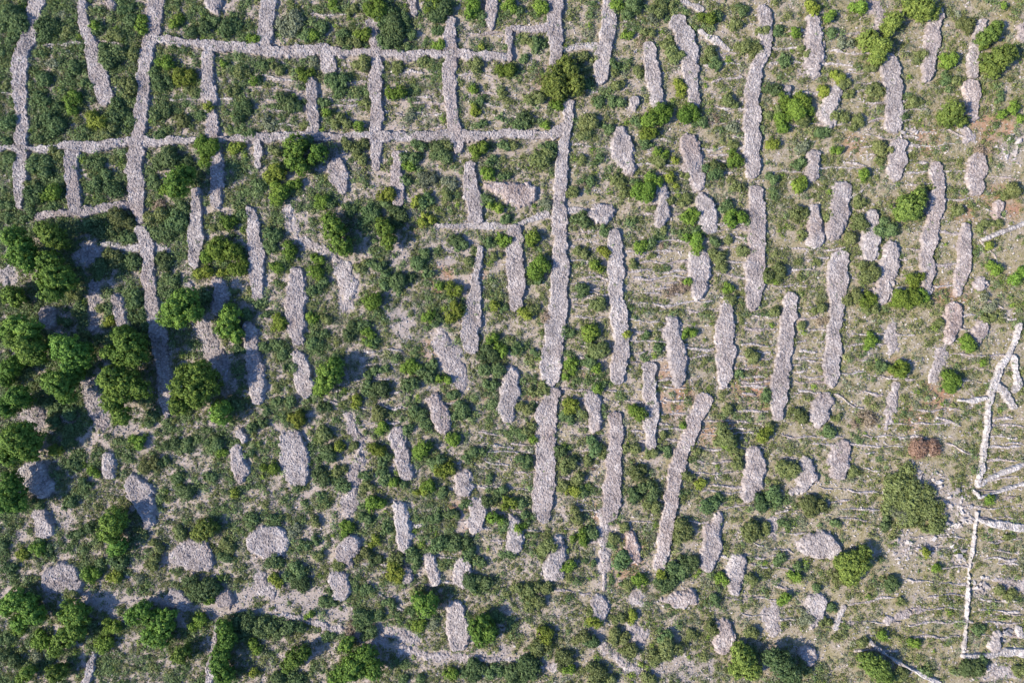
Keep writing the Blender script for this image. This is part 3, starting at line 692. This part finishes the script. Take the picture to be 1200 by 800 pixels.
stone_list, landmarks = [], []
NAME = {'W': ('stone_wall', 'stone wall'), 'H': ('stone_heap', 'stone heap'), 'S': ('stone_spread', 'stone spread'),
        'T': ('terrace_wall', 'terrace wall'), 'B': ('boundary_wall', 'boundary wall')}
GROUP = {'W': 'wide dry stone walls', 'H': 'stone heaps on the hillside', 'S': 'flattened stone spreads', 'T': 'thin terrace walls', 'B': 'white boundary walls'}
def add_stone(kind, tint, pale, nodes, label, seed):
    V, q, tone, c = stone_mesh(kind, nodes, seed)
    if len(q) < 6:
        return None
    o = link(NAME[kind][0], make_mesh(NAME[kind][0], V, q, tone, STONE), loc=c)
    # every heap has weathered and been stained in its own way
    o['tint'] = float(tint) + 0.13 * ((seed * 37) % 101) / 101
    o['pale'] = float(pale) + (0.22 * ((seed * 53) % 97) / 97 if kind in 'WHS' else 0.0)
    return tag(o, label, NAME[kind][1], GROUP[kind], 'thing')

for k, line in enumerate(STONES.strip().split('\n')):
    f = line.split('|')
    nodes = [tuple(float(v) for v in t.split(',')) for t in f[2].split(';')]
    o = add_stone(f[0], f[1], {'B': 0.66, 'T': 0.4}.get(f[0], 0.0), nodes, f[3], 100 + 7 * k)
    stone_list.append(nodes)
    if len(f) > 4 and f[4]:
        landmarks.append((f[4], nodes))

# ------------------------------------------------------------------ naming a thing by the stonework it stands beside
def near_point(nodes, x, y):
    best = (1e9, 0, 0, 0)
    for (ax, ay, ar), (bx, by, br) in zip(nodes[:-1], nodes[1:]):
        dx, dy = bx - ax, by - ay
        t = min(1, max(0, ((x - ax) * dx + (y - ay) * dy) / max(dx * dx + dy * dy, 1e-6)))
        qx, qy, r = ax + t * dx, ay + t * dy, ar + (br - ar) * t
        d = math.hypot(x - qx, y - qy) - r
        if d < best[0]:
            best = (d, qx, qy, r)
    return best

def place_of(x, y, r):
    """(relation, landmark) for a thing at photograph pixel x, y."""
    found = min(((near_point(n, x, y), nm) for nm, n in landmarks), key=lambda q: q[0][0])
    (d, qx, qy, _), nm = found
    dx, dy = x - qx, y - qy
    near = d < r + 6
    if abs(dx) >= abs(dy):
        rel = ('beside the {}, on its right side' if near else 'some way right of the {}') if dx > 0 else ('beside the {}, on its left side' if near else 'some way left of the {}')
    else:
        rel = ('just below the {}' if near else 'some way below the {}') if dy > 0 else ('just above the {}' if near else 'some way above the {}')
    return rel, nm, abs(dx) >= abs(dy)

ORD = ['first', 'second', 'third', 'fourth', 'fifth', 'sixth', 'seventh', 'eighth', 'ninth', 'tenth', 'eleventh', 'twelfth']
NUM = ['', 'one', 'two', 'three', 'four', 'five', 'six', 'seven', 'eight', 'nine', 'ten', 'eleven', 'twelve']
def label_all(items):
    """items: dicts with x, y, r, what; writes a label that no other item carries."""
    rows = {}
    for it in items:
        rel, nm, side = place_of(it['x'], it['y'], it['r'])
        it['base'] = it['what'] + ' ' + rel.format(nm)
        rows.setdefault(it['base'], []).append((it['y'] if side else it['x'], it, side))
    for base, lst in rows.items():
        lst.sort(key=lambda q: q[0])
        n = len(lst)
        for i, (_, it, side) in enumerate(lst):
            if n == 1:
                extra = ''
            elif n == 2:
                extra = (', the upper one', ', the lower one')[i] if side else (', the left one', ', the right one')[i]
            elif i == 0:
                extra = ', uppermost' if side else ', leftmost'
            elif i == n - 1:
                extra = ', lowest' if side else ', rightmost'
            else:
                extra = ', ' + ORD[i] + (' down' if side else ' from left')
            text = base + extra
            for drop in (' pale', ' large', ' some way', ' bushy'):
                if len(text.split()) > 16:
                    text = text.replace(drop, '', 1)
            it['label'] = text

terr = []
for t in TERRACES.strip().replace('\n', '|').split('|'):
    pts = [tuple(float(v) for v in p.split(',')) for p in t.split(';')]
    L = sum(math.dist(a, b) for a, b in zip(pts[:-1], pts[1:]))
    m = pts[len(pts) // 2] if len(pts) > 2 else ((pts[0][0] + pts[1][0]) / 2, (pts[0][1] + pts[1][1]) / 2)
    terr.append({'x': m[0], 'y': m[1], 'r': 3, 'what': ('long' if L > 55 else 'short' if L < 33 else 'thin') + ' pale terrace wall', 'pts': pts})
gt = np.random.default_rng(77)
done = [it['pts'] for it in terr]
for t in TERRACE_FIELDS.split(';'):
    x0, x1, y0, y1, sp = (float(v) for v in t.split(','))
    y = y0 + gt.uniform(0, sp)
    while y < y1:
        L = (x1 - x0) * gt.uniform(0.6, 1.0)
        a = gt.uniform(x0, x1 - L)
        sl = gt.normal(0, 0.03)
        pts = [(a, y), (a + L * 0.5, y + sl * L + gt.normal(0, 1)), (a + L, y + sl * L * 2)]
        mid = pts[1]
        clash = any(abs(p[0] - mid[0]) < 0.55 * L and abs(p[1] - mid[1]) < 4.5 for q in done for p in q)
        if not clash and L > 14 and gt.random() < 0.95:
            terr.append({'x': mid[0], 'y': mid[1], 'r': 3, 'what': ('long' if L > 55 else 'short' if L < 33 else 'thin') + ' pale terrace wall', 'pts': pts})
            done.append(pts)
        y += sp * gt.uniform(0.8, 1.25)
label_all(terr)
for k, it in enumerate(terr):
    # the courses wander a little between the traced bends
    P = []
    ph, wl, am = rng.uniform(0, 6.28), rng.uniform(26, 60), rng.uniform(0.6, 2.0)
    for (ax, ay), (bx, by) in zip(it['pts'][:-1], it['pts'][1:]):
        n = max(1, int(math.dist((ax, ay), (bx, by)) / 6))
        for i in range(n):
            P.append((ax + (bx - ax) * i / n + (0 if i == 0 else rng.uniform(-0.8, 0.8)), ay + (by - ay) * i / n + am * math.sin(ph + (ax + (bx - ax) * i / n) * 6.28 / wl) + rng.uniform(-0.5, 0.5), rng.uniform(0.7, 1.7)))
    P.append((*it['pts'][-1], 1.2))
    o = add_stone('T', rng.uniform(0.2, 0.5), rng.uniform(0.2, 0.5), P, it['label'], 5000 + 5 * k)
    stone_list.append(P)

# ------------------------------------------------------------------ foliage
def leaf_quads(cen, nrm, size, g):
    """Square leaf clusters at cen with normals nrm."""
    n = len(cen)
    ref = g.normal(size=(n, 3))
    u = np.cross(nrm, ref); u /= np.linalg.norm(u, axis=1, keepdims=True) + 1e-9
    v = np.cross(nrm, u); v /= np.linalg.norm(v, axis=1, keepdims=True) + 1e-9
    a = (size * g.uniform(0.6, 1.3, n))[:, None]
    b = a * g.uniform(0.45, 0.9, n)[:, None]
    q = np.stack([cen + u * a, cen + v * b, cen - u * a, cen - v * b], 1)
    return q.reshape(-1, 3)

def unit(g, n):
    d = g.normal(size=(n, 3))
    return d / np.linalg.norm(d, axis=1, keepdims=True)

def foliage(lobes, leaf, dens, clump, g, low=-0.35, fuzz=0.30):
    """Leaf clumps spread over and through lobes (x, y, z, horizontal radius, vertical radius); returns vertices and face tones."""
    VS, TS = [], []
    for (x, y, z, r, rz) in lobes:
        K = max(5, int(2.6 * (r * r + r * rz) / (clump * clump)))
        d = unit(g, int(K * 1.7))
        d = d[d[:, 2] > low][:K]
        rad = 0.62 + 0.42 * g.random(len(d)) ** 0.7
        bump = 0.82 + 0.36 * vnoise(d[:, 0] * 1.7 + x, d[:, 1] * 1.7 + y + d[:, 2], 9)
        cc = d * (rad * bump)[:, None] * np.array([r, r, rz]) + np.array([x, y, z])
        cr = clump * g.uniform(0.6, 1.25, len(d))
        ct = g.normal(0.5, 0.17, len(d))
        n = max(6, int(dens))
        idx = np.repeat(np.arange(len(d)), n)
        e = unit(g, len(idx))
        p = cc[idx] + e * (cr[idx] * g.random(len(idx)) ** (1 / 3))[:, None]
        nr = e * 0.5 + d[idx] * 0.55 + g.normal(size=p.shape) * fuzz + np.array([0, 0, 0.12])
        nr /= np.linalg.norm(nr, axis=1, keepdims=True)
        VS.append(leaf_quads(p, nr, leaf, g))
        TS.append(np.clip(ct[idx] + g.normal(0, 0.13, len(idx)), 0, 1))
        # filling core of large leaf quads, a little darker than the average clump
        m = 40
        hd = unit(g, m)
        hp = hd * np.array([r, r, rz]) * 0.5 + np.array([x, y, z])
        VS.append(leaf_quads(hp, hd, np.full(m, r * 0.32), g))
        TS.append(np.full(m, 0.35))
    V, T = np.concatenate(VS), np.concatenate(TS)
    floor = ground_z(V[:, 0], V[:, 1]) + 0.03
    V[:, 2] = np.maximum(V[:, 2], floor)
    return V, T

def quads(n):
    return np.arange(n * 4).reshape(-1, 4)

def tube(p0, p1, r0, r1, sides=7):
    p0, p1 = np.array(p0, float), np.array(p1, float)
    ax = p1 - p0
    ax /= np.linalg.norm(ax)
    u = np.cross(ax, [0.3, 0.9, 0.2]); u /= np.linalg.norm(u)
    v = np.cross(ax, u)
    a = np.linspace(0, 2 * np.pi, sides, endpoint=False)
    ring = np.cos(a)[:, None] * u + np.sin(a)[:, None] * v
    V = np.concatenate([p0 + ring * r0, p1 + ring * r1])
    i = np.arange(sides); j = (i + 1) % sides
    return V, np.stack([i, j, j + sides, i + sides], 1)

SPEC = {'P': dict(leaf=0.15, dens=26, clump=0.42, name='pine_tree', cat='pine tree', what='bushy bright green pine'),
        'Q': dict(leaf=0.13, dens=22, clump=0.36, name='evergreen_oak', cat='oak tree', what='round olive green oak'),
        'T': dict(leaf=0.14, dens=22, clump=0.40, name='broadleaf_tree', cat='tree', what='dark green tree'),
        'K': dict(leaf=0.13, dens=18, clump=0.38, name='shrub_thicket', cat='thicket', what='wide grey green thicket')}
TREE_MAT = {'P': LEAF['P'], 'Q': LEAF['Q'], 'T': LEAF['D'], 'K': LEAF['O']}
trees = []
for line in TREES.strip().split('\n'):
    sp, lob = line.split('|')
    L = [tuple(float(v) for v in t.split(',')) for t in lob.split(';')]
    big = max(L, key=lambda q: q[2])
    cx = sum(l[0] * l[2] ** 2 for l in L) / sum(l[2] ** 2 for l in L)
    cy = sum(l[1] * l[2] ** 2 for l in L) / sum(l[2] ** 2 for l in L)
    n = len(L)
    area = sum(l[2] ** 2 for l in L)
    size = 'very large' if area > 700 else 'large' if area > 330 else 'small' if area < 170 else ''
    trees.append({'sp': sp, 'L': L, 'x': cx, 'y': cy, 'r': big[2], 'what': (size + ' ' + SPEC[sp]['what']).strip()})
label_all(trees)
for k, t in enumerate(trees):
    g = np.random.default_rng(900 + k)
    s = SPEC[t['sp']]
    lobes = []
    for (x, y, r) in t['L']:
        rm = r * S
        tall = t['x'] < 262 and t['y'] < 600 and sum(l[2] ** 2 for l in t['L']) > 330
        zc = {'P': 2.0 + 0.9 * rm if tall else 0.8 + 0.65 * rm, 'Q': 0.5 + 0.42 * rm, 'T': 0.9 + 0.6 * rm, 'K': 0.3 + 0.16 * rm}[t['sp']] * g.uniform(0.9, 1.15)
        wx, wy = W(x, y, zc + 0.4 * rm)
        lobes.append((wx, wy, ground_z(wx, wy) + zc, rm * 0.97, rm * {'P': 1.2 if tall else 0.95, 'Q': 0.8, 'T': 0.85, 'K': 0.3}[t['sp']]))
    bx, by = W(t['x'], t['y'], 2.0)
    bz = float(ground_z(bx, by))
    root = tag(link(s['name'], None, loc=(bx, by, bz)), t['label'], s['cat'], {'P': 'pines on the hillside', 'Q': 'round oaks', 'T': 'dark trees along the bottom', 'K': 'thickets'}[t['sp']])
    V, T = foliage(lobes, s['leaf'], s['dens'], s['clump'], g, low=-0.45)
    link('crown', make_mesh('crown', V - [bx, by, bz], quads(len(T)), T, TREE_MAT[t['sp']]), root)
    TV, TF, off = [], [], 0
    top = max(l[2] for l in lobes) - bz
    fork = (0, 0, top * 0.38)
    for a, b, r0, r1 in [((0, 0, -0.2), fork, 0.20, 0.15)] + [(fork, (l[0] - bx, l[1] - by, l[2] - bz), 0.12, 0.05) for l in lobes]:
        if np.linalg.norm(np.array(b) - np.array(a)) < 0.2:
            continue
        v, f = tube(a, b, r0, r1)
        TV.append(v); TF.append(f + off); off += len(v)
    link('trunk', make_mesh('trunk', np.concatenate(TV), np.concatenate(TF), mat=BARK, smooth=True), root)

SHR = {'D': dict(leaf=0.115, dens=16, clump=0.30), 'G': dict(leaf=0.115, dens=18, clump=0.33), 'Y': dict(leaf=0.115, dens=18, clump=0.33),
       'O': dict(leaf=0.11, dens=16, clump=0.28), 'S': dict(leaf=0.11, dens=12, clump=0.28), 'B': dict(leaf=0.09, dens=9, clump=0.30), 'R': dict(leaf=0.09, dens=14, clump=0.30)}
COL = {'D': 'dark green', 'G': 'bright green', 'Y': 'yellow green', 'O': 'olive green', 'S': 'grey green', 'B': 'dry brown', 'R': 'rusty brown'}
shrubs = []
for line in SHRUBS.strip().split('\n'):
    c, rest = line.split('|')
    for t in rest.split(';'):
        x, y, r = (float(v) for v in t.split(','))
        shrubs.append({'c': c, 'x': x, 'y': y, 'r': r})
shrubs.sort(key=lambda q: -q['r'])
chosen, small = shrubs[:300], shrubs[300:]
for s in chosen:
    s['what'] = ('large ' if s['r'] >= 13.5 else '') + COL[s['c']] + ' shrub'
label_all(chosen)
def shrub_lobes(s, g):
    r = s['r'] * S
    flat = {'D': 0.68, 'G': 0.9, 'Y': 0.88, 'O': 0.74, 'S': 0.5, 'B': 0.4, 'R': 0.5}[s['c']]
    n = 1 if s['c'] in 'GY' and r < 1.2 else int(g.integers(3, 6)) + (2 if r > 2 else 0)
    out = []
    for i in range(n):
        rr = r * (0.88 if n == 1 else g.uniform(0.36, 0.66))
        a = g.uniform(0, 2 * np.pi) if i else 0
        k = 0 if n == 1 else r * g.uniform(0.3, 0.66)
        zc = rr * flat * 0.7
        wx, wy = W(s['x'], s['y'], zc + 0.3)
        wx += k * math.cos(a + i * 2.4); wy += k * math.sin(a + i * 2.4)
        out.append((wx, wy, ground_z(wx, wy) + zc, rr, rr * flat))
    return out
for k, s in enumerate(chosen):
    g = np.random.default_rng(3000 + k)
    q = SHR[s['c']]
    V, T = foliage(shrub_lobes(s, g), q['leaf'], q['dens'], q['clump'], g, low=-0.2)
    bx, by = W(s['x'], s['y'], 0.5)
    c = np.array([bx, by, float(ground_z(bx, by))])
    o = link('shrub', make_mesh('shrub', V - c, quads(len(T)), T, LEAF[s['c']]), loc=c)
    tag(o, s['label'], 'shrub', 'shrubs scattered over the hillside')

# ------------------------------------------------------------------ what nobody could count: small bushes, low scrub, grass, loose stones
solid = [(n, [(*W(x, y, 0.8), r * S) for x, y, r in n]) for n in stone_list]
def on_stone(x, y, grow=0.0):
    """How far (m) inside the stonework a point lies; positive is on stone."""
    out = np.full(x.shape, -9.0)
    for _, P in solid:
        xs, ys, rs = zip(*P)
        m = max(rs) + 1.0
        k = (x > min(xs) - m) & (x < max(xs) + m) & (y > min(ys) - m) & (y < max(ys) + m)
        if k.any():
            d, _ = chain_dist(x[k], y[k], P)
            out[k] = np.maximum(out[k], -d)
    return out

def stuff_mesh(name, parts):
    V = np.concatenate([p[0] for p in parts]); T = np.concatenate([p[1] for p in parts])
    M = np.concatenate([np.full(len(p[1]), p[2]) for p in parts])
    mats = []
    me = make_mesh(name, V, quads(len(T)), T)
    for p in parts:
        if p[3] not in mats:
            mats.append(p[3])
    for m in mats:
        me.materials.append(m)
    idx = np.concatenate([np.full(len(p[1]), mats.index(p[3])) for p in parts]).astype(np.int32)
    me.polygons.foreach_set('material_index', idx)
    return me

parts = []
for k, s in enumerate(small):
    g = np.random.default_rng(9000 + k)
    q = SHR[s['c']]
    V, T = foliage(shrub_lobes(s, g), q['leaf'], q['dens'], q['clump'], g, low=-0.2)
    parts.append((V, T, 0, LEAF[s['c']]))
if parts:
    tag(link('small_bushes', stuff_mesh('small_bushes', parts)), 'small bushes dotted between the larger shrubs', 'bushes', kind='stuff')

def tufts(n_try, prob, rlo, rhi, nleaf, leaf, flat, matname, seed, stone_keep=-0.05, tone_mu=0.5, tone_k=None):
    g = np.random.default_rng(seed)
    x = g.uniform(-101, 101, n_try); y = g.uniform(-71, 71, n_try)
    px, py = x / S + 600, 400 - y / S
    keep = g.random(n_try) < prob(px, py, x, y)
    x, y = x[keep], y[keep]
    inside = on_stone(x, y)
    k = inside < stone_keep
    x, y = x[k], y[k]
    lift = 0.45 * np.clip(inside[k] / 0.3, 0, 1)
    k2 = slice(None)
    if stone_keep > 5:
        k2 = inside[k] > -0.2
        x, y = x[k2], y[k2]
    n = len(x)
    r = rlo + (rhi - rlo) * g.random(n) ** 1.6
    cnt = np.maximum(5, nleaf * (r / rhi) ** 1.6).astype(int)
    idx = np.repeat(np.arange(n), cnt)
    d = unit(g, len(idx)); d[:, 2] = np.abs(d[:, 2])
    p = d * (r[idx] * (0.35 + 0.75 * g.random(len(idx))))[:, None] * np.array([1, 1, flat])
    p[:, 0] += x[idx]; p[:, 1] += y[idx]
    p[:, 2] += ground_z(p[:, 0], p[:, 1]) + 0.02 + (lift[k2][idx] if stone_keep > 5 else 0)
    nr = d + g.normal(size=p.shape) * 0.5 + np.array([0, 0, 0.3])
    nr /= np.linalg.norm(nr, axis=1, keepdims=True)
    V = leaf_quads(p, nr, leaf, g)
    T = np.clip(g.normal(tone_mu, 0.2, n)[idx] + g.normal(0, 0.14, len(idx)), 0, 1)
    return (V, T, 0, LEAF[matname])

def field(x, y, k):
    """Even 0..1 patches a couple of metres across with ragged borders."""
    v = 0.42 * vnoise(x / 3.4, y / 2.6, k) + 0.36 * vnoise(x / 1.35, y / 1.15, k + 1) + 0.22 * vnoise(x / 0.6, y / 0.6, k + 2)
    return np.clip((v - 0.5) * 2.1 + 0.5, 0, 1)
def patch(cov, x, y, k, hard=7.0):
    return np.clip((field(x, y, k) - (1 - cov)) * hard + 0.3, 0, 1)
def litmap(px, py):
    return 1 - 0.55 * spots(px, py, LIT_A)
def leftness(px, py):
    return np.clip((820 - px - 0.15 * (py - 400)) / 700, 0, 1)
scrub_parts = [
    # knee to chest high bushes that grow into each other
    tufts(22000, lambda px, py, x, y: patch((0.10 + 0.55 * leftness(px, py)) * scrub_at(px, py) * litmap(px, py), x, y, 44, 5), 0.45, 1.15, 170, 0.12, 1.0, 'D', 21, stone_keep=-0.1),
    tufts(16000, lambda px, py, x, y: patch(0.06 + 0.34 * scrub_at(px, py) * litmap(px, py), x, y, 54, 5), 0.4, 1.0, 140, 0.115, 1.0, 'O', 22, stone_keep=-0.1),
    tufts(12000, lambda px, py, x, y: patch(0.04 + 0.30 * scrub_at(px, py) * litmap(px, py), x, y, 64, 5), 0.35, 0.9, 110, 0.11, 0.9, 'S', 23, stone_keep=-0.1),
    tufts(9000, lambda px, py, x, y: patch(0.16 * (0.5 + scrub_at(px, py)) * litmap(px, py), x, y, 74, 5), 0.35, 0.9, 120, 0.115, 1.1, 'G', 24, stone_keep=-0.1, tone_mu=0.4),
    # dark evergreen mats, mostly towards the left
    tufts(150000, lambda px, py, x, y: patch((0.17 + 0.70 * leftness(px, py)) * scrub_at(px, py) * litmap(px, py), x, y, 40), 0.22, 0.80, 60, 0.115, 1.0, 'D', 1),
    # grey green and olive mats everywhere
    tufts(90000, lambda px, py, x, y: patch((0.2 + 0.6 * scrub_at(px, py)) * litmap(px, py), x, y, 50), 0.2, 0.62, 38, 0.10, 0.9, 'S', 2, tone_mu=0.4),
    tufts(110000, lambda px, py, x, y: patch((0.33 + 0.5 * scrub_at(px, py)) * litmap(px, py), x, y, 60), 0.2, 0.66, 40, 0.105, 0.95, 'O', 3, tone_mu=0.42),
    # weeds rooted in the stonework, mostly along its edges
    tufts(60000, lambda px, py, x, y: 0.30 * patch(0.34, x, y, 95, 6), 0.12, 0.5, 26, 0.10, 0.8, 'S', 31, stone_keep=9.0, tone_mu=0.4),
    tufts(60000, lambda px, py, x, y: 0.30 * patch(0.30, x, y, 105, 6), 0.12, 0.5, 26, 0.10, 0.8, 'D', 32, stone_keep=9.0),
]
tag(link('low_scrub', stuff_mesh('low_scrub', scrub_parts)), 'low grey green scrub covering the ground between the walls', 'scrub', kind='stuff')
grass_parts = [
    tufts(90000, lambda px, py, x, y: (0.45 + 0.3 * (1 - leftness(px, py))) * patch(0.6, x, y, 70, 3) * litmap(px, py), 0.1, 0.34, 9, 0.075, 0.6, 'O', 4, -0.02, 0.55),
    tufts(70000, lambda px, py, x, y: 0.6 * patch(0.5, x, y, 80, 3), 0.1, 0.34, 8, 0.075, 0.6, 'B', 5, -0.02, 0.65),
    tufts(80000, lambda px, py, x, y: 0.6 * patch(0.6, x, y, 85, 3), 0.1, 0.34, 8, 0.075, 0.6, 'S', 6, -0.02, 0.6),
]
tag(link('dry_grass', stuff_mesh('dry_grass', grass_parts)), 'short dry grass and heather tufts on the stony soil', 'grass', kind='stuff')

def loose_stones(n, seed):
    g = np.random.default_rng(seed)
    x = g.uniform(-101, 101, n); y = g.uniform(-71, 71, n)
    px, py = x / S + 600, 400 - y / S
    near = on_stone(x, y)
    p = 0.30 + 0.7 * np.clip(1 + near / 0.9, 0, 1) * (near < 0.1) + 0.7 * spots(px, py, LIT_A) + 0.35 * np.clip(3 * (vnoise(x / 4, y / 4, 91) - 0.6), 0, 1)
    k = g.random(n) < p
    x, y = x[k], y[k]
    n = len(x)
    r = 0.07 + 0.17 * g.random(n) ** 2.2
    r = r * (1 + 2.2 * spots(px[k], py[k], LIT_A) * (px[k] > 980) * (g.random(n) < 0.25))
    base = np.array([[1, 0, 0], [0, 1, 0], [-1, 0, 0], [0, -1, 0], [0.55, 0.45, 0.8], [-0.5, 0.5, 0.75], [-0.5, -0.55, 0.85], [0.5, -0.5, 0.7]], float)
    a = g.uniform(0, 6.28, n)
    v = base[None] * (1 + 0.35 * g.normal(size=(n, 8, 1))) * r[:, None, None]
    c, s = np.cos(a)[:, None], np.sin(a)[:, None]
    X = v[..., 0] * c - v[..., 1] * s * 0.75 + x[:, None]
    Y = v[..., 0] * s + v[..., 1] * c * 0.75 + y[:, None]
    Z = v[..., 2] * 0.9 + ground_z(x, y)[:, None] - 0.02
    V = np.stack([X, Y, Z], -1).reshape(-1, 3)
    f = np.array([[4, 5, 6, 7], [0, 1, 5, 4], [1, 2, 6, 5], [2, 3, 7, 6], [3, 0, 4, 7]])
    f[1] = [0, 4, 7, 3]; f[4] = [0, 1, 5, 4]; f[2] = [1, 2, 6, 5]
    F = (np.arange(n)[:, None, None] * 8 + f[None]).reshape(-1, 4)
    T = np.repeat(np.clip(g.normal(0.6, 0.22, n), 0, 1), 5)
    return make_mesh('loose_stones', V, F, T, STONE)
o = tag(link('loose_stones', loose_stones(190000, 11)), 'loose pale stones strewn over the soil', 'stones', kind='stuff')
o['pale'] = 0.45
o['tint'] = 0.1

print('FACES', sum(len(m.polygons) for m in bpy.data.meshes))
